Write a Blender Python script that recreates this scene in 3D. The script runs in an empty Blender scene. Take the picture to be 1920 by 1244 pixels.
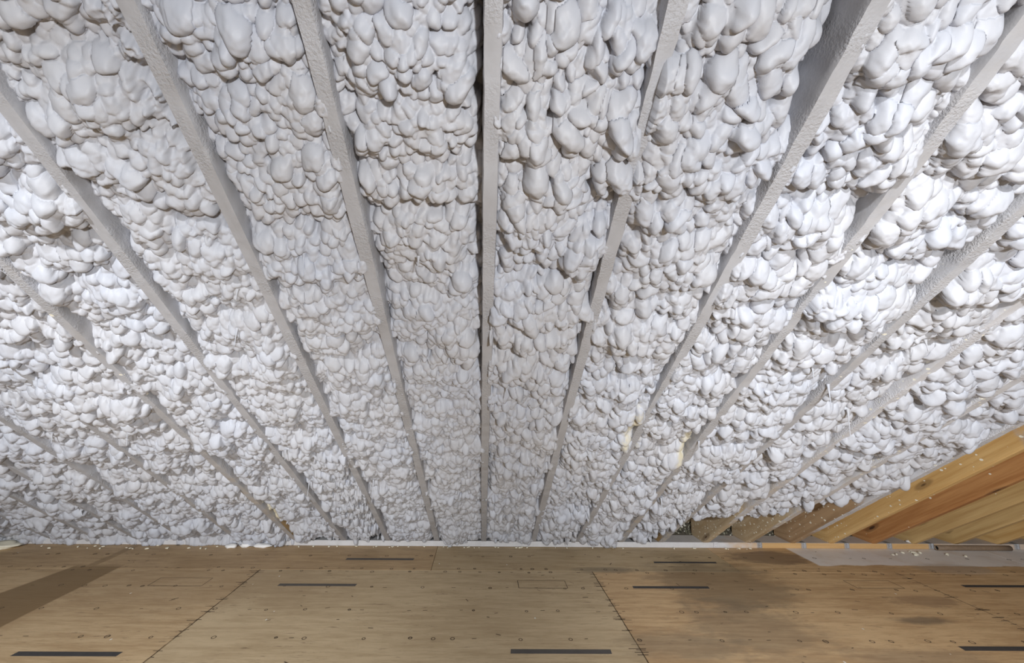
import bpy, bmesh, math, random
import numpy as np
from mathutils import Matrix, Vector

S = bpy.context.scene
COL = S.collection
PI = math.pi

# ------------------------------------------------------------------ camera
cam_d = bpy.data.cameras.new('camera')
cam = bpy.data.objects.new('camera', cam_d)
COL.objects.link(cam)
S.camera = cam
FPX = 750.0
cam_d.sensor_fit = 'HORIZONTAL'
cam_d.sensor_width = 36.0
cam_d.lens = FPX * 36.0 / 1920.0
cam_d.shift_x = (960 - 904) / 1920.0
cam_d.clip_start = 0.02
TILT, ROLL = math.atan(115 / 750.0), 0.006
F = np.array([0, math.cos(TILT), math.sin(TILT)])
R0 = np.array([1.0, 0, 0])
U0 = np.cross(R0, F)
Rv = math.cos(ROLL) * R0 + math.sin(ROLL) * U0
Uv = -math.sin(ROLL) * R0 + math.cos(ROLL) * U0
cam.matrix_world = Matrix(((Rv[0], Uv[0], -F[0], 0), (Rv[1], Uv[1], -F[1], 0),
                           (Rv[2], Uv[2], -F[2], 1.36), (0, 0, 0, 1)))

# ------------------------------------------------------------------ view, world, lamps
S.view_settings.view_transform = 'Standard'
S.view_settings.look = 'None'
S.view_settings.gamma = 1.0
S.view_settings.use_curve_mapping = False
S.view_settings.exposure = 0.03

world = bpy.data.worlds.new('world')
S.world = world
world.use_nodes = True
bg = world.node_tree.nodes['Background']
bg.inputs[0].default_value = (0.88, 0.94, 1.0, 1)
bg.inputs[1].default_value = 0.29


def area_lamp(name, loc, target, size, power, color):
    d = bpy.data.lights.new(name, 'AREA')
    d.shape = 'DISK'
    d.size = size
    d.energy = power
    d.color = color
    o = bpy.data.objects.new(name, d)
    COL.objects.link(o)
    o.location = loc
    v = Vector(target) - Vector(loc)
    o.rotation_euler = v.to_track_quat('-Z', 'Y').to_euler()
    return o


def spot_lamp(name, loc, target, radius, angle, power, color, blend=1.0):
    d = bpy.data.lights.new(name, 'SPOT')
    d.shadow_soft_size = radius
    d.spot_size = math.radians(angle)
    d.spot_blend = blend
    d.energy = power
    d.color = color
    o = bpy.data.objects.new(name, d)
    COL.objects.link(o)
    o.location = loc
    o.rotation_euler = (Vector(target) - Vector(loc)).to_track_quat('-Z', 'Y').to_euler()
    return o


LAMP = (0.95, 0.975, 1.0)
area_lamp('work_lamp_near', (0.75, -1.7, 1.05), (-0.4, 2.2, 1.2), 0.22, 88, LAMP)
spot_lamp('fill_spot_right', (0.3, -2.2, 2.25), (2.8, 3.1, 0.0), 0.10, 56, 900, LAMP)  # added fill, no such source in view; brightens right eave and bare rafters
spot_lamp('fill_spot_left', (-1.5, -2.2, 2.2), (-2.3, 3.1, 0.0), 0.10, 60, 850, LAMP)  # added fill from out of view, evens out the left foam and floor

# ------------------------------------------------------------------ roof frame of reference
EAVE_Y, EAVE_Z = 3.82, 0.047
PITCH = math.radians(36.28)
CP, SP = math.cos(PITCH), math.sin(PITCH)
P0 = np.array([0, EAVE_Y, EAVE_Z])
UPS = np.array([0, -CP, SP])          # up the slope, towards the room
NRM = np.array([0, -SP, -CP])         # out of the roof, down into the room


def roof_pts(x, v, w):
    x = np.asarray(x, float)
    return np.stack([x, P0[1] + UPS[1] * v + NRM[1] * w, P0[2] + UPS[2] * v + NRM[2] * w], -1)


# ------------------------------------------------------------------ helpers
def link(name, mesh, mat=None, parent=None):
    o = bpy.data.objects.new(name, mesh)
    COL.objects.link(o)
    if mat is not None and not mesh.materials:
        mesh.materials.append(mat)
    if parent is not None:
        o.parent = parent
    return o


def tag(o, label=None, cat=None, group=None, kind=None):
    if label: o['label'] = label
    if cat: o['category'] = cat
    if group: o['group'] = group
    if kind: o['kind'] = kind
    return o


def mesh_np(name, verts, quads, smooth=True):
    me = bpy.data.meshes.new(name)
    nv, nf = len(verts), len(quads)
    k = quads.shape[1]
    me.vertices.add(nv)
    me.vertices.foreach_set('co', np.ascontiguousarray(verts, np.float32).ravel())
    me.loops.add(nf * k)
    me.loops.foreach_set('vertex_index', np.ascontiguousarray(quads, np.int32).ravel())
    me.polygons.add(nf)
    me.polygons.foreach_set('loop_start', np.arange(0, nf * k, k, dtype=np.int32))
    me.polygons.foreach_set('loop_total', np.full(nf, k, np.int32))
    me.polygons.foreach_set('use_smooth', np.full(nf, smooth, bool))
    me.update(calc_edges=True)
    return me


def grid_quads(nr, nc):
    i = np.arange(nr - 1)[:, None] * nc + np.arange(nc - 1)[None]
    i = i.ravel()
    return np.stack([i, i + 1, i + nc + 1, i + nc], -1)


def box_bm(bm, x0, x1, y0, y1, z0, z1, bev=0.0):
    r = bmesh.ops.create_cube(bm, size=1.0)
    for v in r['verts']:
        v.co = Vector(((x0 + x1) / 2 + v.co.x * (x1 - x0), (y0 + y1) / 2 + v.co.y * (y1 - y0),
                       (z0 + z1) / 2 + v.co.z * (z1 - z0)))
    if bev:
        es = list({e for v in r['verts'] for e in v.link_edges})
        bmesh.ops.bevel(bm, geom=es, offset=bev, segments=2, affect='EDGES', profile=0.6)


def bm_mesh(name, bm, smooth=False):
    me = bpy.data.meshes.new(name)
    bm.to_mesh(me)
    bm.free()
    if smooth:
        me.polygons.foreach_set('use_smooth', [True] * len(me.polygons))
    return me


_perm = np.random.default_rng(5).random((256, 256))


def vnoise(x, y, sx, sy=None, seed=0):
    """smooth 2D value noise, 0..1"""
    sy = sy or sx
    x = np.asarray(x) / sx + seed * 17.31
    y = np.asarray(y) / sy + seed * 9.77
    xi, yi = np.floor(x).astype(int), np.floor(y).astype(int)
    fx, fy = x - xi, y - yi
    fx, fy = fx * fx * (3 - 2 * fx), fy * fy * (3 - 2 * fy)
    a = _perm[xi & 255, yi & 255]; b = _perm[(xi + 1) & 255, yi & 255]
    c = _perm[xi & 255, (yi + 1) & 255]; d = _perm[(xi + 1) & 255, (yi + 1) & 255]
    return (a * (1 - fx) + b * fx) * (1 - fy) + (c * (1 - fx) + d * fx) * fy


# ------------------------------------------------------------------ materials
class NT:
    def __init__(s, name, rough=0.6):
        s.m = bpy.data.materials.new(name)
        s.m.use_nodes = True
        s.t = s.m.node_tree
        s.b = s.t.nodes['Principled BSDF']
        s.b.inputs['Roughness'].default_value = rough

    def n(s, typ, ins=None, **kw):
        nd = s.t.nodes.new(typ)
        for k, v in kw.items(): setattr(nd, k, v)
        for k, v in (ins or {}).items():
            if isinstance(v, bpy.types.NodeSocket): s.t.links.new(v, nd.inputs[k])
            else: nd.inputs[k].default_value = v
        return nd

    def pos(s): return s.n('ShaderNodeNewGeometry').outputs['Position']

    def mapping(s, vec, scale=(1, 1, 1), loc=(0, 0, 0)):
        return s.n('ShaderNodeMapping', {'Vector': vec, 'Scale': scale, 'Location': loc}).outputs[0]

    def noise(s, vec, scale, detail=4, rough=0.6):
        return s.n('ShaderNodeTexNoise', {'Vector': vec, 'Scale': scale, 'Detail': detail, 'Roughness': rough}).outputs['Fac']

    def math(s, op, a, b=0.0, c=0.0, clamp=False):
        return s.n('ShaderNodeMath', {0: a, 1: b, 2: c}, operation=op, use_clamp=clamp).outputs[0]

    def ramp(s, fac, a, b):
        return s.n('ShaderNodeMapRange', {'Value': fac, 'From Min': a, 'From Max': b}, interpolation_type='SMOOTHSTEP').outputs[0]

    def mix(s, fac, a, b):
        nd = s.t.nodes.new('ShaderNodeMix')
        nd.data_type = 'RGBA'
        for sock, v in ((nd.inputs[0], fac), (nd.inputs[6], a), (nd.inputs[7], b)):
            if isinstance(v, bpy.types.NodeSocket): s.t.links.new(v, sock)
            else: sock.default_value = v if not isinstance(v, tuple) else (v + (1,))[:4]
        return nd.outputs[2]

    def attr(s, name): return s.n('ShaderNodeAttribute', attribute_name=name).outputs['Fac']

    def color(s, v):
        if isinstance(v, tuple): s.b.inputs['Base Color'].default_value = (v + (1,))[:4]
        else: s.t.links.new(v, s.b.inputs['Base Color'])

    def bump(s, h, strength=0.3, dist=0.01):
        b = s.n('ShaderNodeBump', {'Height': h, 'Strength': strength, 'Distance': dist})
        s.t.links.new(b.outputs[0], s.b.inputs['Normal'])


def mat_foam():
    k = NT('white_spray_foam', 0.5)
    p = k.pos()
    big = k.noise(p, 2.2, 3)
    c = k.mix(k.ramp(big, 0.35, 0.68), (0.482, 0.485, 0.515), (0.478, 0.495, 0.55))
    # raw cream foam showing through where the paint is thin
    yel = k.attr('raw')
    yn = k.math('ADD', yel, k.math('MULTIPLY', k.math('SUBTRACT', k.noise(p, 30, 4), 0.5), 0.9))
    c = k.mix(k.math('MULTIPLY', k.ramp(yn, 0.45, 0.95), 0.8), c, (0.60, 0.53, 0.35))
    k.color(c)
    pit = k.n('ShaderNodeTexVoronoi', {'Vector': p, 'Scale': 55.0}).outputs['Distance']
    pit = k.ramp(pit, 0.03, 0.10)
    h = k.math('ADD', k.math('MULTIPLY', k.noise(p, 120, 3), 0.35), k.math('MULTIPLY', pit, 0.25))
    k.bump(h, 0.22, 0.004)
    k.b.inputs['Specular IOR Level'].default_value = 0.35
    return k.m


def mat_rafter(name, wood_a, wood_b, knot=(0.06, 0.028, 0.012), white=1.0):
    """timber, grain along the object's own V, covered by grey overspray where 'paint' is high"""
    k = NT(name, 0.6)
    uv = k.n('ShaderNodeAttribute', attribute_name='grain').outputs['Vector']
    g = k.noise(k.mapping(uv, (1.6, 34, 34)), 1.0, 5, 0.62)
    g2 = k.noise(k.mapping(uv, (0.7, 8, 8)), 1.0, 3)
    wood = k.mix(k.ramp(k.math('ADD', k.math('MULTIPLY', g, 0.6), k.math('MULTIPLY', g2, 0.4)), 0.36, 0.64), wood_b, wood_a)
    vk = k.n('ShaderNodeTexVoronoi', {'Vector': k.mapping(uv, (2.6, 9.0, 9.0)), 'Scale': 1.0, 'Randomness': 1.0})
    kn = k.ramp(vk.outputs['Distance'], 0.15, 0.06)
    ring = k.math('MULTIPLY', k.ramp(vk.outputs['Distance'], 0.26, 0.16), 0.45)
    sel = k.math('GREATER_THAN', k.n('ShaderNodeSeparateColor', {0: vk.outputs['Color']}).outputs[0], 0.58)
    wood = k.mix(k.math('MULTIPLY', k.math('MAXIMUM', kn, ring), sel), wood, knot)
    p = k.pos()
    pn = k.noise(p, 14, 5, 0.65)
    pm = k.ramp(k.math('ADD', k.attr('paint'), k.math('MULTIPLY', k.math('SUBTRACT', pn, 0.5), 0.7)), 0.32, 0.72)
    flk = k.n('ShaderNodeTexVoronoi', {'Vector': k.mapping(p, (0.7, 1, 1.5)), 'Scale': 44.0})
    fs = k.math('LESS_THAN', k.n('ShaderNodeSeparateColor', {0: flk.outputs['Color']}).outputs[1], k.math('MULTIPLY', k.attr('fleck'), 0.8))
    fb = k.n('ShaderNodeSeparateColor', {0: flk.outputs['Color']}).outputs[2]
    fm = k.math('MULTIPLY', fs, k.math('LESS_THAN', flk.outputs['Distance'], k.math('ADD', 0.10, k.math('MULTIPLY', k.math('MULTIPLY', fb, fb), 0.38))))
    tone = k.noise(p, 5, 4)
    grey = k.mix(k.ramp(tone, 0.3, 0.7), tuple(c * white for c in (0.375, 0.372, 0.388)), tuple(c * white for c in (0.435, 0.438, 0.465)))
    thin = k.attr('thin')
    grey = k.mix(k.math('MULTIPLY', thin, k.ramp(pn, 0.35, 0.7)), grey, (0.55, 0.43, 0.27))
    c = k.mix(pm, wood, grey)
    c = k.mix(fm, c, (0.82, 0.78, 0.66))
    k.color(c)
    st = k.noise(p, 130, 3, 0.55)
    patch = k.ramp(k.noise(p, 4.2, 2), 0.42, 0.56)
    hh = k.math('MULTIPLY', st, k.math('MULTIPLY', pm, k.math('ADD', 0.12, k.math('MULTIPLY', patch, 0.9))))
    hh = k.math('ADD', hh, k.math('MULTIPLY', g, 0.08))
    k.bump(hh, 0.75, 0.006)
    return k.m


def mat_plain(name, col, rough=0.6, metal=0.0, nscale=40, nvar=0.15, bump=0.2):
    k = NT(name, rough)
    p = k.pos()
    nn = k.noise(p, nscale, 4)
    k.color(k.mix(nn, tuple(c * (1 - nvar) for c in col), tuple(min(1, c * (1 + nvar)) for c in col)))
    k.b.inputs['Metallic'].default_value = metal
    if bump: k.bump(nn, bump, 0.004)
    return k.m


def mat_floor(name, ca, cb, seed):
    k = NT(name, 0.62)
    p = k.pos()
    q = k.mapping(p, (1.1, 9.0, 1), (seed * 3.1, seed * 1.7, 0))
    g = k.noise(q, 2.4, 7, 0.66)
    fine = k.noise(k.mapping(p, (6, 60, 1), (seed, 0, 0)), 1.0, 4, 0.6)
    blot = k.noise(k.mapping(p, (0.8, 1.3, 1), (seed * 2, 0, 0)), 1.6, 4, 0.55)
    m = k.math('ADD', k.math('MULTIPLY', g, 0.5), k.math('ADD', k.math('MULTIPLY', fine, 0.2), k.math('MULTIPLY', blot, 0.3)))
    c = k.mix(k.ramp(m, 0.41, 0.59), cb, ca)
    gr = k.noise(k.mapping(p, (14, 110, 1), (seed + 4, 2, 0)), 1.0, 3, 0.7)
    c = k.mix(k.math('MULTIPLY', k.ramp(gr, 0.52, 0.72), 0.35), c, tuple(v * 0.55 for v in cb))
    # redder on the right-hand half of the floor
    sx = k.n('ShaderNodeSeparateXYZ', {0: p})
    X, Y = sx.outputs[0], sx.outputs[1]
    wob = k.math('MULTIPLY', k.math('SUBTRACT', k.noise(p, 3.5, 5, 0.6), 0.5), 1.0)
    wob2 = k.math('SUBTRACT', k.noise(k.mapping(p, (5, 16, 1), (3, 8, 0)), 1.0, 5, 0.65), 0.5)
    # dark streaky wear
    str_ = k.noise(k.mapping(p, (2.2, 22, 1), (7 + seed, 3, 0)), 1.0, 5, 0.7)
    c = k.mix(k.math('MULTIPLY', k.ramp(str_, 0.60, 0.74), 0.55), c, (0.15, 0.09, 0.045))

    s2 = k.noise(k.mapping(p, (9, 60, 1), (2 + seed, 5, 0)), 1.0, 4, 0.7)
    s3 = k.ramp(k.noise(k.mapping(p, (1.5, 2.5, 1), (seed, 1, 0)), 1.0, 3), 0.42, 0.62)
    c = k.mix(k.math('MULTIPLY', k.math('MULTIPLY', k.ramp(s2, 0.58, 0.68), s3), 0.7), c, (0.13, 0.08, 0.045))

    def blob(cx, cy, rx, ry, col, amt, c, edge=0.45, wamp=0.9):
        dx = k.math('DIVIDE', k.math('SUBTRACT', X, cx), rx)
        dy = k.math('DIVIDE', k.math('SUBTRACT', Y, cy), ry)
        d = k.math('SQRT', k.math('ADD', k.math('MULTIPLY', dx, dx), k.math('MULTIPLY', dy, dy)))
        d = k.math('ADD', d, k.math('ADD', k.math('MULTIPLY', wob, wamp), k.math('MULTIPLY', wob2, 1.5)))
        return k.mix(k.math('MULTIPLY', k.ramp(d, 1.0 + edge, 1.0 - edge), amt), c, col)
    c = blob(1.75, 3.15, 0.42, 0.42, (0.14, 0.105, 0.065), 0.55, c, 0.4, 1.4)
    c = blob(1.62, 2.62, 0.34, 0.30, (0.17, 0.13, 0.085), 0.45, c, 0.45, 1.6)
    c = blob(1.15, 2.42, 0.30, 0.13, (0.19, 0.15, 0.10), 0.45, c, 0.5, 1.6)
    c = blob(2.42, 3.62, 0.33, 0.13, (0.15, 0.095, 0.06), 0.65, c, 0.25, 0.9)
    c = blob(2.68, 2.68, 0.16, 0.035, (0.10, 0.08, 0.06), 0.65, c, 0.6, 2.2)
    c = blob(2.98, 2.92, 0.22, 0.07, (0.26, 0.165, 0.095), 0.6, c, 0.3, 1.6)
    c = blob(0.95, 3.36, 0.22, 0.05, (0.12, 0.10, 0.07), 0.5, c, 0.5, 1.2)
    c = blob(2.3, 2.33, 0.35, 0.07, (0.20, 0.14, 0.09), 0.45, c, 0.5, 1.2)
    c = blob(-2.0, 3.1, 1.1, 0.35, (0.27, 0.17, 0.085), 0.35, c, 0.5, 1.2)
    # clean strip of darker wood where a board covered the sheet
    xl = k.math('ADD', -3.25, k.math('MULTIPLY', k.math('SUBTRACT', Y, 2.95), 0.167))
    xr = k.math('ADD', -2.78, k.math('MULTIPLY', k.math('SUBTRACT', Y, 2.55), -0.037))
    wl = k.math('MULTIPLY', wob, 0.015)
    cs = k.math('MULTIPLY', k.ramp(k.math('SUBTRACT', k.math('ADD', X, wl), xl), -0.01, 0.012), k.ramp(k.math('SUBTRACT', k.math('ADD', X, wl), xr), 0.009, -0.009))
    ct = k.math('MULTIPLY', k.ramp(k.math('ABSOLUTE', k.math('ADD', k.math('SUBTRACT', X, -3.06), k.math('MULTIPLY', wob, 0.08))), 0.05, 0.02), k.ramp(Y, 3.30, 3.40))
    cs = k.math('MULTIPLY', cs, k.ramp(k.math('ADD', Y, k.math('MULTIPLY', wob, 0.10)), 3.43, 3.34))
    cs = k.math('MAXIMUM', cs, k.math('MULTIPLY', ct, 0.6))
    c = k.mix(k.math('MULTIPLY', cs, 0.80), c, (0.185, 0.112, 0.045))
    # grey paint overspray left along the eave, cut straight where a board lay
    sp = k.math('MULTIPLY', k.ramp(k.math('ADD', X, k.math('MULTIPLY', wob, 0.03)), 2.715, 2.74),
                k.ramp(k.math('ADD', Y, k.math('MULTIPLY', wob, 0.09)), 3.462, 3.482))
    sp = k.math('MULTIPLY', sp, k.math('SUBTRACT', 1.0, k.math('MULTIPLY', k.ramp(k.noise(p, 5, 4), 0.45, 0.75), 0.35)))
    c = k.mix(k.math('MULTIPLY', sp, 0.92), c, (0.76, 0.725, 0.70))
    dx = k.math('DIVIDE', k.math('SUBTRACT', X, 3.75), 0.3)
    dy = k.math('DIVIDE', k.math('SUBTRACT', Y, 3.42), 0.10)
    d = k.math('SQRT', k.math('ADD', k.math('MULTIPLY', dx, dx), k.math('MULTIPLY', dy, dy)))
    c = k.mix(k.math('MULTIPLY', k.ramp(k.math('ADD', d, k.math('MULTIPLY', wob, 0.8)), 1.2, 0.7), 0.45), c, (0.36, 0.30, 0.25))
    # specks of overspray
    fl = k.n('ShaderNodeTexVoronoi', {'Vector': k.mapping(p, (1, 0.6, 1)), 'Scale': 24.0})
    fsel = k.math('LESS_THAN', k.n('ShaderNodeSeparateColor', {0: fl.outputs['Color']}).outputs[0], k.math('ADD', 0.02, k.math('MULTIPLY', sp, 0.12)))
    c = k.mix(k.math('MULTIPLY', fsel, k.math('LESS_THAN', fl.outputs['Distance'], 0.12)), c, (0.72, 0.68, 0.6))
    k.color(c)
    k.bump(fine, 0.15, 0.003)
    return k.m


M_FOAM = mat_foam()
M_PAINT = mat_rafter('overspray_painted_timber', (0.45, 0.30, 0.13), (0.36, 0.21, 0.08))
WOODS = {  # timber colours, pale and dark grain
    'gold': mat_rafter('golden_timber', (0.66, 0.44, 0.19), (0.50, 0.29, 0.10)),
    'red': mat_rafter('reddish_timber', (0.50, 0.26, 0.10), (0.33, 0.14, 0.045)),
    'olive': mat_rafter('olive_timber', (0.58, 0.40, 0.18), (0.42, 0.26, 0.10)),
    'brown': mat_rafter('brown_timber', (0.42, 0.28, 0.16), (0.27, 0.165, 0.085), white=1.35),
    'tan': mat_rafter('tan_timber', (0.52, 0.41, 0.27), (0.42, 0.30, 0.17), white=1.35),
}
M_FLOOR = [mat_floor('plywood_tan', (0.57, 0.41, 0.235), (0.43, 0.288, 0.15), 0),
           mat_floor('plywood_grey_tan', (0.56, 0.427, 0.262), (0.44, 0.322, 0.186), 1),
           mat_floor('plywood_orange', (0.60, 0.41, 0.222), (0.44, 0.278, 0.14), 2),
           mat_floor('plywood_brown', (0.50, 0.345, 0.19), (0.38, 0.25, 0.13), 3),
           mat_floor('plywood_olive_tan', (0.51, 0.38, 0.225), (0.41, 0.292, 0.16), 4)]
M_INK = mat_plain('black_ink', (0.045, 0.042, 0.042), 0.7, 0, 30, 0.35, 0)
M_INKG = mat_plain('faded_black_ink', (0.085, 0.075, 0.068), 0.7, 0, 30, 0.3, 0)
M_MARK = mat_plain('faint_mark', (0.10, 0.066, 0.038), 0.8, 0, 30, 0.3, 0)
M_DECK = mat_plain('roof_deck_board', (0.33, 0.25, 0.15), 0.8, 0, 25, 0.35, 0.3)
M_CRUMB = mat_plain('cream_foam_crumb', (0.70, 0.65, 0.52), 0.6, 0, 60, 0.12, 0.3)
M_WHITEC = mat_plain('white_foam_scrap', (0.78, 0.76, 0.74), 0.6, 0, 60, 0.1, 0.3)
M_STEEL = mat_plain('galvanised_steel', (0.62, 0.63, 0.65), 0.38, 0.8, 60, 0.15, 0.1)
M_TUBE = mat_plain('brown_cardboard', (0.20, 0.135, 0.085), 0.7, 0, 40, 0.3, 0.2)
M_BLACK = mat_plain('black_hollow_shade', (0.012, 0.011, 0.01), 0.9, 0, 40, 0.1, 0)

# ------------------------------------------------------------------ rafters: (x at eave, slope dx/dv, top v in view)
RAF = [
    ('L11', -4.68, -0.010, 0.6), ('L10', -4.25, -0.010, 0.6), ('L9', -3.835, -0.008, 0.7),
    ('L8', -3.427, -0.0091, 1.02), ('L7', -3.067, -0.0043, 1.45), ('L6', -2.640, 0.0018, 1.96),
    ('L5', -2.168, -0.0118, 2.48), ('L4', -1.655, -0.0363, 2.99), ('L3', -1.223, -0.0247, 3.53),
    ('L2', -0.828, -0.0023, 3.74), ('L1', -0.393, -0.0087, 3.74), ('C', 0.025, -0.0003, 3.75),
    ('R1', 0.470, -0.0053, 3.75), ('R2', 0.862, 0.0153, 3.75), ('R3', 1.252, 0.0116, 3.70),
    ('R4', 1.613, 0.0412, 3.23), ('R5', 2.011, 0.0381, 2.85), ('R6', 2.395, 0.0746, 2.37),
    ('R7', 2.790, 0.0800, 1.95), ('R8', 3.137, 0.0622, 1.66), ('R9', 3.519, 0.0717, 1.28),
    ('R10', 3.884, 0.0856, 0.90), ('R11', 4.251, 0.0868, 0.56), ('R12', 4.64, 0.08, 0.25), ('R13', 5.05, 0.08, 0.2)]
RX = {n: (x, m) for n, x, m, _ in RAF}
RV = {n: v for n, _, _, v in RAF}
RAF_DEPTH = 0.235
HALF = 0.0205

RAF_INFO = {  # material, paint start on bottom face, on sides, fleck, thin, label
    'L11': (M_PAINT, -1, -1, 0, .0, 'grey sprayed rafter beyond the left edge of the foam ceiling, outermost of all'),
    'L10': (M_PAINT, -1, -1, 0, .0, 'grey sprayed rafter in the bottom left corner, second outermost on the left'),
    'L9': (M_PAINT, -1, -1, 0, .0, 'barely visible grey rafter between foam lumps in the bottom left corner'),
    'L8': (M_PAINT, -1, -1, 0, .1, 'short thin grey rafter half sunk in foam at far lower left'),
    'L7': (M_PAINT, -1, -1, 0, .1, 'thin grey rafter low on the left edge, eighth left of the vertical middle one'),
    'L6': (M_PAINT, -1, -1, 0, .1, 'thin grey rafter at lower left, sixth left of the vertical middle one'),
    'L5': (M_PAINT, -1, -1, 0, .2, 'grey rafter fifth to the left of the vertical middle one, buckled by foam'),
    'L4': (M_PAINT, .03, .42, .1, .5, 'grey rafter fourth left of the middle one with golden bare wood at its foot'),
    'L3': (M_PAINT, -1, -1, 0, .1, 'grey rafter third left of the middle one, leaving the frame at its left edge'),
    'L2': (M_PAINT, -1, -1, 0, .1, 'wide grey rafter second left of the middle one, ragged foam along its left side'),
    'L1': (M_PAINT, -1, -1, 0, .1, 'grey rafter just left of the middle one, stippled upper half and smooth lower half'),
    'C': (M_PAINT, -1, -1, 0, .05, 'grey vertical rafter in the middle with a dark slit beside its top'),
    'R1': (M_PAINT, -1, -1, 0, .1, 'grey stippled rafter just right of the vertical middle one'),
    'R2': (M_PAINT, -1, -1, 0, .1, 'grey rafter second right of the middle one with a broad exposed side at its top'),
    'R3': (M_PAINT, -1, -1, .03, .45, 'grey rafter third right of the middle one, reaching the top right corner'),
    'R4': (M_PAINT, -1, .1, .05, .5, 'grey rafter fourth right of the middle one, last with foam down to its foot'),
    'R5': (WOODS['tan'], .55, .75, .35, .75, 'speckled tan and grey rafter whose foot shows first beside the dark rubble'),
    'R6': (WOODS['tan'], .45, .65, .5, .7, 'tan and grey rafter with orange edge at its foot, second with a bare foot'),
    'R7': (WOODS['brown'], .38, .85, .3, .3, 'brown rafter with grey sprayed underside, bordering the last foam on the right'),
    'R8': (WOODS['gold'], 3.0, 1.72, .16, .2, 'bare golden rafter with dark knots and white flecks, topmost bare one'),
    'R9': (WOODS['red'], 3.0, 3.0, .02, 0, 'bare reddish brown rafter beneath the golden knotted one'),
    'R10': (WOODS['olive'], 3.0, 3.0, .02, 0, 'bare pale olive rafter beneath the reddish brown one'),
    'R11': (WOODS['olive'], 3.0, 3.0, .01, 0, 'bare olive rafter with one dark knot, second from the right edge'),
    'R12': (WOODS['gold'], 3.0, 3.0, .01, 0, 'short bare golden rafter in the right corner above the cardboard tube'),
    'R13': (WOODS['olive'], 3.0, 3.0, .01, 0, 'bare rafter just outside the right edge of the picture'),
}


def rafter(name):
    x0, m = RX[name]
    mat, pb, ps, fleck, thin, label = RAF_INFO[name]
    vmax = 4.25
    heel = 0.20
    hv, hw = -heel * CP, -heel * SP
    t = (RAF_DEPTH - heel * SP) / CP
    tv, tw = hv + t * SP, -RAF_DEPTH
    ns = int((vmax - 0.02) / 0.016)
    bv = np.concatenate([[hv, hv * 0.5, 0.0], np.linspace(0.02, vmax, ns)])
    bw = np.concatenate([[hw, hw * 0.5, 0.0], np.zeros(ns)])
    ratio = np.linspace(0, 1, len(bv)) ** 1.0
    tvv = tv + (vmax - tv) * np.clip((bv - hv) / (vmax - hv), 0, 1)
    tww = np.full_like(bv, tw)
    # section: lateral offset (in half widths), w fraction (0 bottom .. 1 top), face flag
    sec = [(-1, 1, 0), (-1, .66, 0), (-1, .33, 0), (-1, .10, 0), (-1, .03, 0), (-.88, 0, 1), (-.45, 0, 1), (0, 0, 1),
           (.45, 0, 1), (.88, 0, 1), (1, .03, 0), (1, .10, 0), (1, .33, 0), (1, .66, 0), (1, 1, 0)]
    sd = abs(hash_name(name))
    painted = pb < 0
    n, k = len(bv), len(sec)
    V = np.zeros((n, k, 3)); paint = np.zeros((n, k)); grain = np.zeros((n, k, 3)); fl = np.zeros((n, k))
    crown = 0.006 * (vnoise(bv, bv * 0, 0.9, 0.9, sd) - 0.5)
    fat = (0.0035 + 0.006 * np.clip(vnoise(bv, bv * 0, 0.35, 1, sd + 3) - 0.45, 0, 1)) if (painted or pb < 2) else np.full(n, 0.0)
    rough = 0.0035 if painted else (0.002 if pb < 2 else 0.0)
    for j, (a, wf, isb) in enumerate(sec):
        vv = bv + (tvv - bv) * wf
        ww = bw + (tww - bw) * wf
        nz = vnoise(bv, np.full(n, j * 3.7), 0.028, 1.0, sd) - 0.5
        lat = a * (HALF + fat * (1 - wf)) + (nz * rough if abs(a) > 0.8 else 0)
        wo = (nz * rough + (rough * 0.8 if isb else 0)) * (bv > 0.03)
        V[:, j] = roof_pts(x0 + m * np.maximum(bv, 0) + crown + lat, vv, ww + wo)
        st = pb if isb else ps
        paint[:, j] = 1.0 if st < 0 else np.clip((bv - st) / 0.35 + 0.5 + (0.25 if isb else -wf * 0.2), 0.0, 1.0)
        u = (a * HALF if isb else a * (HALF + wf * RAF_DEPTH))
        grain[:, j] = np.stack([bv + sd * 1.37, np.full(n, u + sd * 0.71), np.full(n, 0.0)], -1)
        fl[:, j] = fleck * (0.35 + 1.3 * vnoise(bv, bv * 0 + j * .2, 0.4, 1, sd + 8))
    q = []
    for j in range(k):
        j2 = (j + 1) % k
        i = np.arange(n - 1)
        q.append(np.stack([i * k + j, i * k + j2, (i + 1) * k + j2, (i + 1) * k + j], -1))
    quads = np.concatenate(q)
    me = mesh_np(name, V.reshape(-1, 3), quads, True)
    bm = bmesh.new(); bm.from_mesh(me)
    bm.verts.ensure_lookup_table()
    for s0 in (0, n - 1):
        try: bm.faces.new([bm.verts[s0 * k + j] for j in (range(k) if s0 else reversed(range(k)))])
        except ValueError: pass
    bmesh.ops.recalc_face_normals(bm, faces=bm.faces[:])
    bm.to_mesh(me); bm.free()
    me.name = 'rafter'
    for an, arr in (('paint', paint), ('fleck', fl), ('thin', np.full((n, k), thin) * np.clip(1.3 - bv / 1.6, .15, 1)[:, None])):
        at = me.attributes.new(an, 'FLOAT', 'POINT'); at.data.foreach_set('value', arr.astype(np.float32).ravel())
    at = me.attributes.new('grain', 'FLOAT_VECTOR', 'POINT'); at.data.foreach_set('vector', grain.astype(np.float32).ravel())
    try: me.set_sharp_from_angle(angle=math.radians(50))
    except Exception: pass
    return tag(link('rafter', me, mat), label, 'rafter', 'rafters of the sloping roof')


def hash_name(n):
    return [r[0] for r in RAF].index(n) + 1


# ------------------------------------------------------------------ structure first: floor, deck
floor_bm = bmesh.new()
box_bm(floor_bm, -6.5, 6.5, -4.5, 4.6, -0.30, -0.024)
floor = tag(link('floor', bm_mesh('floor', floor_bm), M_FLOOR[3]), kind='structure')

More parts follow.
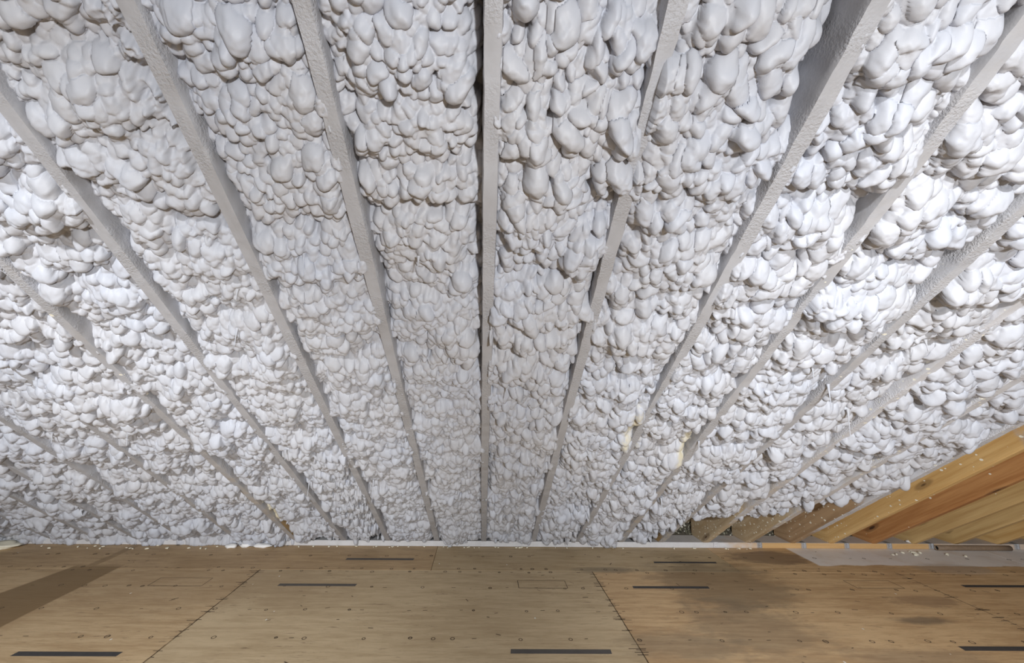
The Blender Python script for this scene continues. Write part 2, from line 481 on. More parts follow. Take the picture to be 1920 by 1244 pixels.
G = 0.0016
rowsA = [(-5.45, -3.03, 3), (-3.03, -0.385, 3), (-0.385, 2.015, 4), (2.015, 4.45, 2), (4.45, 6.4, 2)]
rowsB = [(-4.15, -1.70, 0), (-1.70, 0.862, 1), (0.862, 3.22, 2), (3.22, 5.66, 2)]
rowsC = [(-2.92, -0.45, 0), (-0.45, 2.0, 1), (2.0, 4.4, 2), (-5.36, -2.92, 3)]
panels = []
for y0, y1, rows in ((3.338, 4.02, rowsA), (2.118, 3.338, rowsB), (0.898, 2.118, rowsC)):
    for x0, x1, mi in rows:
        bm = bmesh.new()
        box_bm(bm, x0 + G, x1 - G, y0 + G, y1 - G, -0.022, 0.0, 0.0012)
        panels.append((x0, x1, y0, y1, link('floor_panel', bm_mesh('floor_panel', bm), M_FLOOR[mi], floor)))


def panel_at(x, y):
    for x0, x1, y0, y1, o in panels:
        if x0 <= x < x1 and y0 <= y < y1: return o
    return floor


deck_v = roof_pts([-6, 6, 6, -6, -6, 6, 6, -6], np.array([-.35, -.35, 4.3, 4.3] * 2),
                  np.array([-.237] * 4 + [-.26] * 4))
ceiling = tag(link('ceiling', mesh_np('ceiling', deck_v, np.array([[0, 1, 2, 3], [7, 6, 5, 4], [0, 4, 5, 1], [1, 5, 6, 2], [2, 6, 7, 3], [3, 7, 4, 0]]), False), M_DECK), kind='structure')

for nm, *_ in RAF:
    rafter(nm)

# sill plate along the eave
k_ = NT('sill_timber', 0.6)
p_ = k_.pos()
sx_ = k_.n('ShaderNodeSeparateXYZ', {0: p_})
gr_ = k_.noise(k_.mapping(p_, (3, 60, 60)), 1.0, 4)
wood_ = k_.mix(gr_, (0.42, 0.24, 0.09), (0.60, 0.38, 0.17))
nz_ = k_.math('MULTIPLY', k_.math('SUBTRACT', k_.noise(p_, 7, 4), 0.5), 0.8)
pm_ = k_.ramp(k_.math('ADD', sx_.outputs[0], nz_), 2.55, 2.15)
top_ = k_.math('MULTIPLY', k_.ramp(sx_.outputs[2], 0.0445, 0.0465), 0.75)
endg_ = k_.math('MULTIPLY', k_.ramp(sx_.outputs[0], 3.95, 4.2), 0.5)
fac_ = k_.math('MAXIMUM', k_.math('MAXIMUM', pm_, top_), endg_)
k_.color(k_.mix(fac_, wood_, k_.mix(k_.noise(p_, 12, 4), (0.44, 0.42, 0.41), (0.62, 0.61, 0.62))))
k_.bump(k_.noise(p_, 90, 3), 0.4, 0.004)
bm = bmesh.new()
box_bm(bm, -5.4, 5.4, EAVE_Y + 0.004, EAVE_Y + 0.19, 0.001, 0.0468, 0.003)
sill = tag(link('sill_plate', bm_mesh('sill_plate', bm), k_.m),
           'long timber sill plate along the floor edge, sprayed grey left and bare orange right', 'timber')

# ------------------------------------------------------------------ spray foam, one bay between two rafters each
rng = np.random.default_rng(11)


def edge_profile(s, width, rec_l, rec_r):
    """negative recess towards each rafter"""
    xl, xr = s * width, (1 - s) * width
    return -rec_l * np.exp(-(xl / 0.05) ** 2) - rec_r * np.exp(-(xr / 0.05) ** 2)


def foam_bay(a, b, vmax, vmin, label, style, seed, taper=None, cover=False, raw=()):
    r = np.random.default_rng(seed)
    (xa, ma), (xb, mb) = RX[a], RX[b]
    v_fine = max(RV[a], RV[b]) + 0.15
    # rows
    vs = [vmin]
    while vs[-1] < vmax:
        t = np.clip(vs[-1] / 3.75, 0, 1)
        vs.append(vs[-1] + (0.0078 * (1 - t) + 0.0029 * t) * (1.0 if vs[-1] < v_fine else 2.6))
    vs = np.array(vs)
    t = np.clip(v_fine / 3.75, 0, 1)
    du = 0.0070 * (1 - t) + 0.0032 * t
    wid0 = xb - xa
    nc = int(wid0 / du)
    nr = len(vs)
    s = np.linspace(0.0, 1.0, nc)
    XL = xa + ma * np.maximum(vs, 0) + 0.004
    XR = xb + mb * np.maximum(vs, 0) - 0.004
    WD = XR - XL
    xx = s[None] * WD[:, None]                # local lateral metres from left boundary
    vv = np.repeat(vs[:, None], nc, 1)
    wid = float(WD.mean())
    # broad form: clouds in successive passes
    bulge, amp, big, elong, small = style['bulge'], style['amp'], style['big'], style['elong'], style['small']
    B = np.full((nr, nc), -0.11)
    v = vmin - 0.05
    while v < vmax + 0.1:
        step = r.uniform(0.09, 0.17)
        band = r.uniform(-1, 1) * style['band']
        x = r.uniform(-0.05, 0.05)
        while x < wid + 0.05:
            cx, cv = x, v + r.uniform(-0.035, 0.035)
            rx, ry = r.uniform(0.10, 0.18), r.uniform(0.075, 0.14)
            top = bulge + band + r.uniform(-1, 0.55) * amp
            hh = 0.11
            i0, i1 = np.searchsorted(vs, [cv - ry, cv + ry])
            j0, j1 = np.clip(((np.array([cx - rx, cx + rx])) / wid * (nc - 1)).astype(int), 0, nc)
            if i1 > i0 and j1 > j0:
                sl = np.s_[i0:i1, j0:j1]
                q = ((xx[sl] - cx) / rx) ** 2 + ((vv[sl] - cv) / ry) ** 2
                B[sl] = np.maximum(B[sl], top - hh + hh * np.sqrt(np.maximum(0, 1 - q)))
            x += r.uniform(0.10, 0.17)
        v += step
    B = np.maximum(B, bulge - 0.075)
    gx = vnoise(vv, xx, 0.5, 0.5, seed + 40) - 0.5
    B = B + gx * 0.03
    # how far the foam shrinks from each rafter, varies along the length
    recl = style['rec'][0] * (0.35 + 1.3 * vnoise(vs, vs * 0, 0.45, 1, seed + 1))
    recr = style['rec'][1] * (0.35 + 1.3 * vnoise(vs, vs * 0, 0.45, 1, seed + 2))
    for (side, v0, v1, dep) in style.get('gap', ()):
        wgt = np.clip(np.minimum(vs - v0, v1 - vs) / 0.12, 0, 1)
        if side == 0: recl = recl * (1 - wgt) + dep * wgt
        else: recr = recr * (1 - wgt) + dep * wgt
    EP = -recl[:, None] * np.exp(-(xx / 0.055) ** 2) - recr[:, None] * np.exp(-((WD[:, None] - xx) / 0.055) ** 2)
    for (s0, v0, rs, rv_, hgt) in style.get('mound', ()):
        q = ((xx / wid - s0) / rs) ** 2 + ((vv - v0) / rv_) ** 2
        B = B + hgt * np.sqrt(np.maximum(0, 1 - q))
    sk = style.get('skirt', 0)
    if sk: B = B + 0.125 * sk * np.clip((0.07 - vv) / 0.14, 0, 1) * np.clip(0.6 + 1.4 * (vnoise(vv, xx, 0.1, 0.09, seed + 91) - 0.3), 0.2, 1.15)
    B = B + EP
    base = B.copy()
    # taper to nothing at the lower end of the foam
    if taper is not None:
        v_end = taper[0] + (taper[1] - taper[0]) * s[None]
        tp = np.clip((vv - v_end - 0.02 * np.sin(xx * 55 + seed)) / taper[2], 0, 1)
        tp = np.sqrt(np.maximum(0, 1 - (1 - tp) ** 2))
        dropv = (1 - tp) * 0.225
    else:
        dropv = 0
    H = B - 0.034
    OWN = np.full((nr, nc), -1, int)
    lum = []
    XW = xx + 0.016 * (vnoise(vv, xx, 0.055, 0.055, seed + 61) - 0.5) + 0.010 * (vnoise(vv, xx, 0.024, 0.024, seed + 63) - 0.5)
    VW = vv + 0.016 * (vnoise(vv, xx, 0.055, 0.055, seed + 65) - 0.5) + 0.010 * (vnoise(vv, xx, 0.024, 0.024, seed + 67) - 0.5)

    def lumps(rad, spacing, hmul, sink, el, hole=0.0):
        v = vmin - 0.02
        while v < vmax + 0.02:
            f = 1.0
            x = r.uniform(-spacing, 0)
            while x < wid + 0.02:
                cx, cv = x + r.uniform(-.35, .35) * spacing, v + r.uniform(-.4, .4) * spacing
                x += spacing * r.uniform(0.75, 1.25)
                if r.random() < hole: continue
                rr = rad * r.choice([0.62, 0.8, 1.0, 1.0, 1.2, 1.38]) * r.uniform(0.9, 1.1)
                e = el * r.uniform(0.75, 1.35)
                ra, rb = rr * math.sqrt(e), rr / math.sqrt(e)
                th = r.normal(0, style['turn'])
                i = int(np.clip(np.searchsorted(vs, cv), 0, nr - 1)); j = int(np.clip(cx / wid * (nc - 1), 0, nc - 1))
                hc = min(rr, 0.045) * hmul * r.uniform(0.85, 1.25)
                zc = base[i, j] - (sink + r.uniform(-.3, .42)) * hc
                R = max(ra, rb)
                i0, i1 = np.searchsorted(vs, [cv - R, cv + R])
                j0, j1 = np.clip((np.array([cx - R, cx + R]) / wid * (nc - 1)).astype(int) + (0, 1), 0, nc)
                if i1 <= i0 or j1 <= j0: continue
                sl = np.s_[i0:i1, j0:j1]
                dx, dv = XW[sl] - cx, VW[sl] - cv
                c, sn = math.cos(th), math.sin(th)
                pa, pb_ = (dv * c + dx * sn) / ra, (-dv * sn + dx * c) / rb
                q = pa * pa + pb_ * pb_
                tilt = (dv / R) * -0.25 * hc
                h = zc + hc * np.sqrt(np.maximum(0, 1 - q ** 1.1)) + np.where(q < 1, tilt, -9)
                old = H[sl]
                m = h > old
                old[m] = h[m]
                OWN[sl][m] = len(lum)
                lum.append((cx, cv))
            v += spacing * 0.86 * r.uniform(0.85, 1.15)

    lumps(big * 1.2, big * 2.1, 1.3, 0.25, elong, 0.3)
    lumps(big * 0.92, big * 1.22, style.get('hm', 1.55), 0.25, elong, 0.14)
    lumps(big * 0.62, big * 1.25, 1.3, -0.2, elong, 0.35)
    lumps(small, small * 1.8, 1.1, 0.05, elong, style['smallhole'])
    # gentle smoothing
    for _ in range(1):
        Hp = np.pad(H, 1, 'edge')
        H = (Hp[1:-1, 1:-1] * 4 + Hp[:-2, 1:-1] + Hp[2:, 1:-1] + Hp[1:-1, :-2] + Hp[1:-1, 2:]) / 8
    # some neighbouring lumps have fused: soften patches
    Hs = H.copy()
    for _ in range(7):
        Hp = np.pad(Hs, 1, 'edge')
        Hs = (Hp[1:-1, 1:-1] * 2 + Hp[:-2, 1:-1] + Hp[2:, 1:-1] + Hp[1:-1, :-2] + Hp[1:-1, 2:]) / 6
    fw = np.clip((vnoise(vv, xx, 0.05, 0.05, seed + 55) - 0.52) * 3.0, 0, 0.75)
    H = H * (1 - fw) + Hs * fw
    H = H + 0.007 * (vnoise(vv, xx, 0.022, 0.022, seed + 9) - 0.5) + 0.0035 * (vnoise(vv, xx, 0.009, 0.009, seed + 10) - 0.5)
    fz = vnoise(vv, xx, 0.011, 0.011, seed + 71) * 0.6 + vnoise(vv, xx, 0.005, 0.006, seed + 72) * 0.4
    edge = np.exp(-(np.minimum(xx, WD[:, None] - xx) / 0.05) ** 2)
    H = H + (fz - 0.45) * 0.016 * edge
    for (s0, v0, rs, rv_) in style.get('rough', ()):
        wgt = np.clip(1.5 - np.sqrt(((xx / wid - s0) / rs) ** 2 + ((vv - v0) / rv_) ** 2), 0, 1)
        tb = 0.055 * vnoise(vv, xx, 0.035, 0.03, seed + 81) + 0.03 * vnoise(vv, xx, 0.014, 0.014, seed + 82) + 0.012 * vnoise(vv, xx, 0.006, 0.006, seed + 83)
        H = H * (1 - wgt) + (base - 0.055 + tb) * wgt
    H = H - dropv
    # keep the buried strip over each rafter below its underside unless the foam laps over
    # inflate the lumps sideways and let them sag, so creases are undercut
    L = np.array(lum + [(0, 0)])
    ox = np.where(OWN >= 0, xx - L[OWN, 0], 0); ov = np.where(OWN >= 0, vv - L[OWN, 1], 0)
    rel = np.clip((H - base + 0.02) / 0.05, 0, 1)
    X = xx + ox * 0.16 * rel
    Vv = vv + ov * 0.16 * rel - 0.30 * np.clip(H - (bulge - 0.10), 0, 0.3) + 0.03
    X = np.clip(X, 0, WD[:, None])
    H[:, 0] = np.minimum(H[:, 0], -0.03); H[:, -1] = np.minimum(H[:, -1], -0.03)
    X[:, 0] = 0; X[:, -1] = WD
    P = roof_pts(XL[:, None] + X, Vv, H)
    P[..., 2] = np.maximum(P[..., 2], 0.0015)
    me = mesh_np('spray_foam', P.reshape(-1, 3), grid_quads(nr, nc), True)
    rawv = np.zeros((nr, nc))
    for (s0, v0, rs, rv_, amt) in raw:
        rawv = np.maximum(rawv, amt * np.exp(-((xx / wid - s0) / rs) ** 2 - ((vv - v0) / rv_) ** 2))
    at = me.attributes.new('raw', 'FLOAT', 'POINT'); at.data.foreach_set('value', rawv.astype(np.float32).ravel())
    return tag(link('spray_foam', me, M_FOAM), label, 'insulation', 'spray foam between the rafters')


ST_L = dict(bulge=-0.008, amp=0.030, band=.014, big=0.0215, elong=1.05, small=0.015, smallhole=0.45, turn=0.9, rec=(0.040, 0.032))
ST_R = dict(bulge=-0.006, amp=0.032, band=.014, big=0.0255, elong=1.5, small=0.017, smallhole=0.5, turn=0.55, rec=(0.038, 0.035))
ST_E = dict(skirt=1.0, hm=1.55, bulge=-0.011, amp=0.038, band=.018, big=0.0245, elong=0.85, small=0.015, smallhole=0.4, turn=0.7, rec=(0.032, 0.028))


def st(base, **kw):
    d = dict(base); d.update(kw); return d


BAYS = [
    ('L11', 'L10', 'lumpy white foam strip outside the left edge, beyond the outermost rafters', st(ST_E), -.12, None, ()),
    ('L10', 'L9', 'grey shaded foam strip in the bottom left corner above the cream offcut', st(ST_E), -.12, None, ()),
    ('L9', 'L8', 'low foam strip between the two lowest rafters on the left edge', st(ST_E), -.12, None, ()),
    ('L8', 'L7', 'foam strip reaching the left edge a little above the floor, second lowest rafter pair', st(ST_E), -.12, None, ()),
    ('L7', 'L6', 'foam strip between the sixth and seventh rafters left of the vertical middle one', st(ST_E), -.12, None, ()),
    ('L6', 'L5', 'foam strip between the fifth and sixth rafters left of the vertical middle one', st(ST_E), -.12, None, ()),
    ('L5', 'L4', 'foam strip left of the rafter with a golden bare foot, holding a long fat roll', st(ST_E, mound=((.5, 2.12, .55, .085, .075),)), -.08, None, ()),
    ('L4', 'L3', 'foam strip between the third and fourth rafters left of the vertical middle one', st(ST_E, skirt=.5, mound=((.7, 3.2, .5, .08, .05),)), 0.02, None, ((.07, .60, .12, .2, 1.0),)),
    ('L3', 'L2', 'foam strip with ragged torn edge under the wide second rafter left of the middle', st(ST_L, skirt=.3, mound=((.87, 2.5, .22, .14, .05),), gap=((1, 3.3, 4.2, .05),), rough=((.94, 3.62, .13, .34),)), 0.0, None, ()),
    ('L2', 'L1', 'foam strip of smooth round lumps between the first and second rafters left of middle', st(ST_L, mound=((.65, 2.42, .38, .075, .06), (.45, 2.98, .5, .06, .03))), -.03, None, ()),
    ('L1', 'C', 'foam strip of small even lumps directly left of the vertical middle rafter', st(ST_L, big=.0205, gap=((1, 3.3, 4.2, .14), (1, 2.2, 3.25, .075)), bulge=-.014), 0.0, None, ()),
    ('C', 'R1', 'foam strip of drooping lumps directly right of the vertical middle rafter', st(ST_R, gap=((1, 2.75, 3.15, .10), (0, 3.6, 4.1, .0)), mound=((.88, 3.36, .15, .17, .05), (.80, 3.06, .17, .11, .05), (.45, 2.63, .5, .06, .04))), 0.0, None, ()),
    ('R1', 'R2', 'foam strip of bulging lumps between the first and second rafters right of middle', st(ST_R, gap=((1, 3.42, 4.2, .22),)), 0.0, None, ((.86, 1.9, .12, .3, .86),)),
    ('R2', 'R3', 'foam strip with the largest fat blobs, filling the upper right', st(ST_R, big=.0285, gap=((1, 3.05, 3.3, .14), (1, 3.55, 3.8, .12))), 0.0, None, ((.88, 1.65, .12, .3, .86), (.05, 1.75, .1, .25, .7))),
    ('R3', 'R4', 'foam strip with a wide overhanging ledge right of the third right rafter', st(ST_R, mound=((.45, 2.83, .55, .075, .07),)), 0.02, None, ()),
    ('R4', 'R5', 'foam strip ending in a lumpy lip above the dark rubble gap', st(ST_R, big=.027, rec=(.06, .06)), 0.36, (.46, .50, .11), ()),
    ('R5', 'R6', 'foam strip whose lower lip hangs over the first tan rafter foot', st(ST_R, big=.027, rec=(.06, .06)), 0.42, (.52, .68, .11), ()),
    ('R6', 'R7', 'last foam strip on the right, tapering above the brown rafter', st(ST_R, big=.028, rec=(.05, .10)), 0.60, (.70, 1.15, .13), ((.9, 1.2, .2, .3, .5),)),
]
FOAMS = {}
for i, (a, b, label, style, vmin, taper, raw) in enumerate(BAYS):
    inner = max(RV[a], RV[b])
    vmax = min(inner + 1.2, 4.2) if inner < 3.7 else 4.2
    FOAMS[(a, b)] = foam_bay(a, b, vmax, vmin, label, style, 100 + i * 7, taper, raw=raw)

# thin hardened drips hanging from the foam, parts of their bay
def drip(px, pv, w, ln, parent, i):
    bm = bmesh.new()
    top = Vector(roof_pts(px, pv, w).tolist())
    prev = None
    lean = (random.Random(i).uniform(-.12, .12), random.Random(i + 9).uniform(-.12, .05))
    for t_, rad in ((-0.15, .008), (0.0, .0055), (.25, .003), (.6, .0018), (.92, .0022), (1.0, .0006)):
        c = top + Vector((lean[0] * ln * t_, lean[1] * ln * t_, -ln * t_))
        ring = [bm.verts.new((c.x + rad * math.cos(a_), c.y + rad * math.sin(a_), c.z)) for a_ in [2 * PI * q / 6 for q in range(6)]]
        if prev:
            for q in range(6): bm.faces.new((prev[q], prev[(q + 1) % 6], ring[(q + 1) % 6], ring[q]))
        prev = ring
    bmesh.ops.recalc_face_normals(bm, faces=bm.faces[:])
    link('drip', bm_mesh('drip', bm, True), M_FOAM, parent)


DRIPS = [(('L2', 'L1'), -0.634, 3.041, 0.077), (('L3', 'L2'), -0.937, 2.881, 0.037), (('L5', 'L4'), -1.965, 1.903, 0.105), (('L3', 'L2'), -1.032, 2.664, 0.068), (('L2', 'L1'), -0.581, 2.897, 0.041), (('L3', 'L2'), -1.179, 1.638, 0.052), (('L6', 'L5'), -2.455, 1.813, 0.049), (('L1', 'C'), -0.228, 3.033, 0.048), (('L3', 'L2'), -1.167, 1.207, 0.092), (('L2', 'L1'), -0.731, 1.213, 0.128), (('R3', 'R4'), 1.686, 2.295, 0.113), (('R4', 'R5'), 1.924, 2.077, 0.122), (('R3', 'R4'), 1.311, 0.933, 0.137), (('R4', 'R5'), 1.792, 1.68, 0.067), (('R3', 'R4'), 1.319, 1.158, 0.074), (('R1', 'R2'), 0.603, 1.634, 0.072), (('C', 'R1'), 0.122, 2.267, 0.053), (('R3', 'R4'), 1.521, 2.443, 0.055), (('R2', 'R3'), 1.26, 1.767, 0.056), (('L2', 'L1'), -0.44, 1.777, 0.062), (('R4', 'R5'), 1.899, 2.624, 0.046)]
for i, (bay, px, pv, ln) in enumerate(DRIPS):
    drip(px, pv, 0.012, ln, FOAMS[bay], i)

# ------------------------------------------------------------------ rubble seen in the gaps behind the sill plate
k_ = NT('loose_rubble', 0.8)
rnd_ = k_.n('ShaderNodeNewGeometry').outputs['Random Per Island']
rp_ = k_.n('ShaderNodeValToRGB', {0: rnd_})
el = rp_.color_ramp.elements
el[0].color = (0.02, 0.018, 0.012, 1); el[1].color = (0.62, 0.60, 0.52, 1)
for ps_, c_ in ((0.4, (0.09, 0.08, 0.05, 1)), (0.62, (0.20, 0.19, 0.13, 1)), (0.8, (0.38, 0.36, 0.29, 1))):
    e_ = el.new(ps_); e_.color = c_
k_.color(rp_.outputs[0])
rr_ = random.Random(3)
bm = bmesh.new()
for _ in range(2600):
    x = rr_.uniform(1.45, 5.2)
    u = rr_.random()
    y = 4.02 + 0.20 * u + rr_.uniform(-.01, .01)
    z = 0.05 + 0.20 * u + rr_.uniform(-.012, .012)
    s_ = rr_.uniform(0.006, 0.017)
    r_ = bmesh.ops.create_cube(bm, size=1.0)
    mt = Matrix.Translation((x, y, z)) @ Matrix.Rotation(rr_.uniform(0, 6), 4, Vector((rr_.random(), rr_.random(), rr_.random() + .1)).normalized()) @ Matrix.Diagonal((s_, s_ * rr_.uniform(.5, 1), s_ * rr_.uniform(.4, .9), 1))
    bmesh.ops.transform(bm, matrix=mt, verts=r_['verts'])
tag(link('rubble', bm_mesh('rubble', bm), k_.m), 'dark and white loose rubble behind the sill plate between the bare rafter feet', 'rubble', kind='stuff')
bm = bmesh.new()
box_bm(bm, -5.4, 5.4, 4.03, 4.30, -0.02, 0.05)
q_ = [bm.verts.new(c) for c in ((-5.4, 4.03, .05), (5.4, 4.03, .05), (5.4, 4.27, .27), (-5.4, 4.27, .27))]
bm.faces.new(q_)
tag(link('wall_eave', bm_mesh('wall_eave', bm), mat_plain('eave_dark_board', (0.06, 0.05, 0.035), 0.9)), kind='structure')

# ------------------------------------------------------------------ steel straps on the sill plate
def strap_mesh():
    bm = bmesh.new()
    y = EAVE_Y + 0.003
    box_bm(bm, -0.017, 0.017, y - 0.0035, y, 0.004, 0.049, 0.001)
    box_bm(bm, -0.017, 0.017, y - 0.0035, y + 0.045, 0.0475, 0.0505, 0.001)
    for sx in (-0.012, 0.012):
        box_bm(bm, sx - 0.004, sx + 0.004, y - 0.009, y - 0.002, 0.006, 0.047, 0.0018)
    for z in (0.014, 0.036):
        r = bmesh.ops.create_uvsphere(bm, u_segments=8, v_segments=5, radius=0.005)
        bmesh.ops.translate(bm, verts=r['verts'], vec=(0, y - 0.005, z))
    return bm_mesh('metal_strap', bm, False)


sm = strap_mesh()
for x, lab, mat in ((2.10, 'paint covered metal strap on grey part of the sill plate, leftmost strap', None),
                    (2.49, 'shiny metal strap where the sill plate turns from grey to bare wood', None),
                    (2.885, 'shiny metal strap on the sill plate at the foot of the brown rafter', None),
                    (3.27, 'shiny metal strap on the sill plate at the foot of the golden knotted rafter', None),
                    (3.65, 'shiny metal strap on the sill plate at the foot of the reddish rafter', None),
                    (4.025, 'dull metal strap beside the open end of the cardboard tube', None),
                    (4.79, 'metal strap at the far right end of the sill plate past the tube', None)):
    me = sm if x > 2.2 else sm.copy()
    if x < 2.2:
        me.materials.clear(); me.materials.append(k_.m if False else M_DECK)
        me.materials[0] = mat_plain('painted_strap', (0.56, 0.55, 0.56), 0.6)
    o = link('metal_strap', me, M_STEEL)
    o.location = (x, 0, 0); o.scale = (1.25, 1, 1)
    tag(o, lab, 'strap', 'metal straps along the sill plate')

# cardboard tube lying against the sill plate
bm = bmesh.new()
NSEG = 20
ringso, ringsi = [], []
L0, L1_, ro, ri = 4.045, 4.70, 0.021, 0.016
prev = None
for x, rad in ((L0 + .06, ri), (L0, ri), (L0, ro), (4.2, ro), (4.4, ro * 1.02), (4.55, ro), (L1_, ro), (L1_, ri * .2)):
    ring = [bm.verts.new((x, EAVE_Y - 0.021 + math.cos(a) * rad, 0.0225 + math.sin(a) * rad)) for a in [2 * PI * i / NSEG for i in range(NSEG)]]
    if prev:
        for i in range(NSEG):
            bm.faces.new((prev[i], prev[(i + 1) % NSEG], ring[(i + 1) % NSEG], ring[i]))
    prev = ring
bmesh.ops.recalc_face_normals(bm, faces=bm.faces[:])
tube = tag(link('cardboard_tube', bm_mesh('cardboard_tube', bm, True), M_TUBE), 'brown cardboard tube with a dark open end lying along the sill plate at right', 'tube')
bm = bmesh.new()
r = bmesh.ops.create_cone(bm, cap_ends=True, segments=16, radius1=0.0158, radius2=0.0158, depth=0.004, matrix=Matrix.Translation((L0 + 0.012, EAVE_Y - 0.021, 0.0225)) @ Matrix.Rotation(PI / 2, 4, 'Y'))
link('hollow_shade', bm_mesh('hollow_shade', bm), M_BLACK, tube)  # black disc paints the shade inside the open tube end


# ------------------------------------------------------------------ foam scraps
def scrap_mesh(seed, sx, sy, sz, sub=2):
    r = random.Random(seed)
    bm = bmesh.new()
    bmesh.ops.create_icosphere(bm, subdivisions=sub, radius=1.0)
    ph = [r.uniform(0, 6) for _ in range(6)]
    for v in bm.verts:
        c = v.co.copy()
        d = 1 + 0.22 * math.sin(3.1 * c.x + ph[0]) * math.cos(2.7 * c.y + ph[1]) + 0.16 * math.sin(6.3 * c.z + ph[2] + 4 * c.x) + r.uniform(-.07, .07)
        v.co = Vector((c.x * sx * d, c.y * sy * d, max(c.z * sz * d, -sz * 0.55)))
    zmin = min(v.co.z for v in bm.verts)
    for v in bm.verts: v.co.z -= zmin
    return bm_mesh('foam_scrap', bm, True)


o = tag(link('foam_offcut', scrap_mesh(1, 0.13, 0.085, 0.035, 3), M_CRUMB), 'large cream foam offcut lying in the bottom left corner of the floor', 'foam scrap')
o.location = (-4.17, 3.72, 0.0005)
o.rotation_euler = (0, 0, 0.5)
o = tag(link('foam_offcut', scrap_mesh(2, 0.045, 0.03, 0.016, 3), M_WHITEC), 'white foam offcut resting on top of the sill plate above the tube end', 'foam scrap')
o.location = (3.90, EAVE_Y + 0.04, 0.0473)
for i, (x, y, sx, lab) in enumerate(((-2.08, 3.80, .06, 'torn white foam flake on the floor left of the golden rafter foot'),
                                     (-1.93, 3.79, .075, 'second torn white foam flake, nearer the golden rafter foot'),
                                     (-2.2, 3.775, .05, 'small torn foam flake leftmost of the three below the left foam'))):
    o = tag(link('foam_flake', scrap_mesh(20 + i, sx, .035, .02, 2), M_WHITEC), lab, 'foam scrap')
    o.location = (x, y, 0.0005)
crumbs = [scrap_mesh(40 + i, .011, .008, .006, 1) for i in range(5)]
for me in crumbs: me.materials.append(M_CRUMB)
rr_ = random.Random(8)
spots = []
for _ in range(46): spots.append(('tiny pale foam crumb on the plywood along the grey sill plate', 'foam crumbs along the sill plate', rr_.uniform(-1.75, 2.4), EAVE_Y - rr_.uniform(.008, .03), rr_.uniform(.5, 1.1)))
for _ in range(18): spots.append(('tiny pale foam crumb on the floor under the far left foam', 'foam crumbs at the left floor edge', rr_.uniform(-3.9, -2.3), EAVE_Y - rr_.uniform(.02, .10), rr_.uniform(.6, 1.3)))
for _ in range(11): spots.append(('small pale foam crumb on the grey sprayed floor near the tube end', 'foam crumbs on the grey sprayed floor', rr_.uniform(3.5, 4.15), EAVE_Y - rr_.uniform(.05, .16), rr_.uniform(.5, 1.5)))
for lab_, grp_, x, y, sc in spots:
    o = link('foam_crumb', crumbs[rr_.randrange(5)])
    o.location = (x, y, 0.0004); o.scale = (sc * 1.3, sc, sc); o.rotation_euler = (0, 0, rr_.uniform(0, 6))
    tag(o, lab_, 'foam scrap', grp_)

# ------------------------------------------------------------------ printed bars, boxes, fastener marks on the plywood
def flat(name, pts, mat, parent, z=0.0006):
    bm = bmesh.new()
    lo = [bm.verts.new((x, y, 0.0002)) for x, y in pts]
    hi = [bm.verts.new((x, y, z)) for x, y in pts]
    bm.faces.new(hi)
    n = len(pts)
    for i in range(n): bm.faces.new((lo[i], lo[(i + 1) % n], hi[(i + 1) % n], hi[i]))
    bmesh.ops.recalc_face_normals(bm, faces=bm.faces[:])
    return link(name, bm_mesh(name, bm), mat, parent)


for x0, x1, y0, y1, mt in ((-2.43, -1.88, 2.299, 2.338, M_INK), (-1.44, -0.885, 3.072, 3.108, M_INKG), (-1.11, -0.55, 3.523, 3.56, M_INKG),
                           (0.16, 0.70, 2.343, 2.382, M_INKG), (1.08, 1.625, 3.067, 3.102, M_INK), (1.41, 1.925, 3.495, 3.525, M_INK),
                           (3.48, 4.03, 3.112, 3.15, M_INK), (2.615, 3.17, 2.39, 2.43, M_INK)):
    sk = 0.004
    flat('ink_bar', [(x0, y0), (x1 - sk, y0 + .002), (x1, y1), (x0 + sk, y1 - .002)], mt, panel_at((x0 + x1) / 2, y0))


def strip(bm, ax, ay, bx, by, w, z=0.0007):
    d = Vector((bx - ax, by - ay)).normalized()
    n = Vector((-d.y, d.x)) * w / 2
    vs = [bm.verts.new((p[0], p[1], z)) for p in ((ax - n.x, ay - n.y), (bx - n.x, by - n.y), (bx + n.x, by + n.y), (ax + n.x, ay + n.y))]
    f = bm.faces.new(vs)
    f.normal_update()
    if f.normal.z < 0: f.normal_flip()


for x0, x1, y0, y1 in ((-2.35, -1.97, 3.063, 3.185), (0.27, 0.615, 3.062, 3.175), (2.685, 3.02, 3.09, 3.205)):
    bm = bmesh.new()
    for a, b, w in (((x0, y0), (x1, y0), .005), ((x1, y0), (x1, y1), .004), ((x1, y1), (x0, y1), .004), ((x0, y1), (x0, y0), .005)):
        strip(bm, *a, *b, w)
    link('ink_box', bm_mesh('ink_box', bm), M_MARK, panel_at(x0, y0))

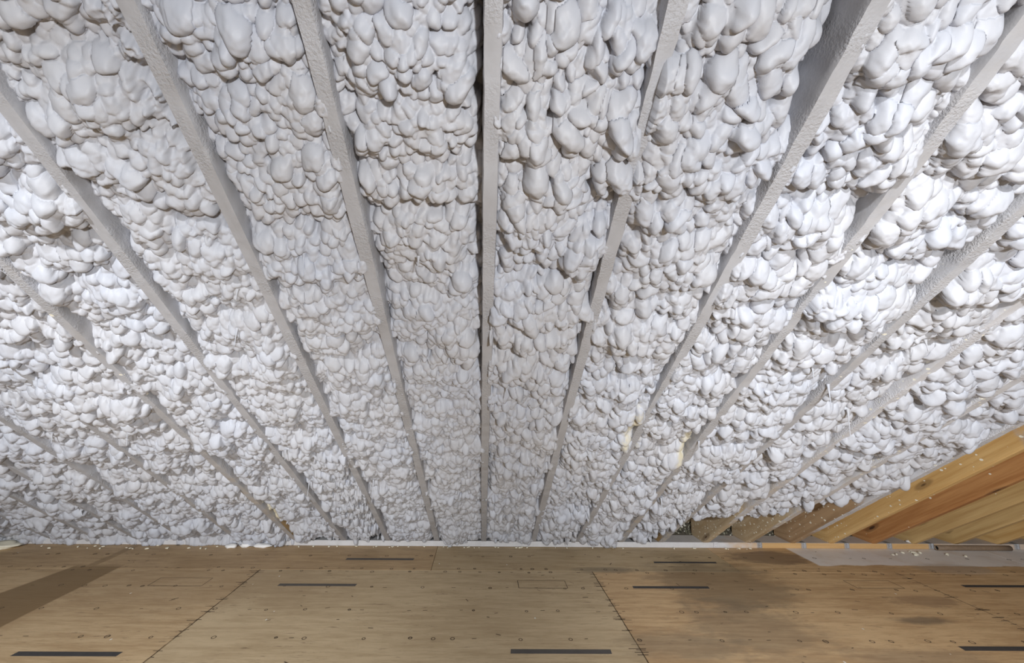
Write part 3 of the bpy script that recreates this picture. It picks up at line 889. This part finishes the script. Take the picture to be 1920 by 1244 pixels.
rr_ = random.Random(21)
marks = {}
for y in (3.61, 3.365, 3.31, 3.061, 2.761, 2.468):
    x = -4.1 + rr_.uniform(0, .2)
    while x < 4.6:
        yy = y + rr_.uniform(-.006, .006)
        p = panel_at(x, yy)
        bm = marks.setdefault(p.name, (p, bmesh.new()))[1]
        rad = rr_.uniform(.008, .013)
        kind = rr_.random()
        if kind < .7:
            pts = [(x + math.cos(a) * rad, yy + math.sin(a) * rad * 1.1) for a in [2 * PI * i / 8 for i in range(8)]]
            for i in range(8): strip(bm, *pts[i], *pts[(i + 1) % 8], .0045)
        if kind > .5:
            strip(bm, x - rad, yy, x + rad * 1.2, yy + .002, .005)
        x += rr_.choice((.09, .13, .2, .26, .31)) * rr_.uniform(.8, 1.2)
# scuffs along the sheet joints and scattered pencil jots
for sx0, ya, yb in ((-1.70, 2.2, 3.33), (0.862, 2.2, 3.33), (3.22, 2.5, 3.33)):
    for _ in range(34):
        y = rr_.uniform(ya, yb); x = sx0 + rr_.uniform(-.012, .012)
        p = panel_at(x, y)
        bm = marks.setdefault(p.name, (p, bmesh.new()))[1]
        ln = rr_.uniform(.01, .055)
        strip(bm, x - ln, y, x + ln * rr_.uniform(.2, 1), y + rr_.uniform(-.003, .003), rr_.uniform(.003, .006))
    p = panel_at(sx0 - .01, (ya + yb) / 2)
    bm = marks.setdefault(p.name, (p, bmesh.new()))[1]
    y = ya - .08
    while y < yb:
        strip(bm, sx0 - .003, y, sx0 - .003 + rr_.uniform(-.002, .002), y + .06, rr_.uniform(.002, .0055))
        y += .055
for _ in range(70):
    x, y = rr_.uniform(-3.4, 4.2), rr_.uniform(2.25, 3.75)
    p = panel_at(x, y)
    bm = marks.setdefault(p.name, (p, bmesh.new()))[1]
    a = rr_.gauss(0, .5); ln = rr_.uniform(.01, .045)
    strip(bm, x, y, x + math.cos(a) * ln, y + math.sin(a) * ln, rr_.uniform(.003, .007))
for p, bm in marks.values():
    tag(link('fastener_mark', bm_mesh('fastener_mark', bm), M_MARK, p), kind='stuff')
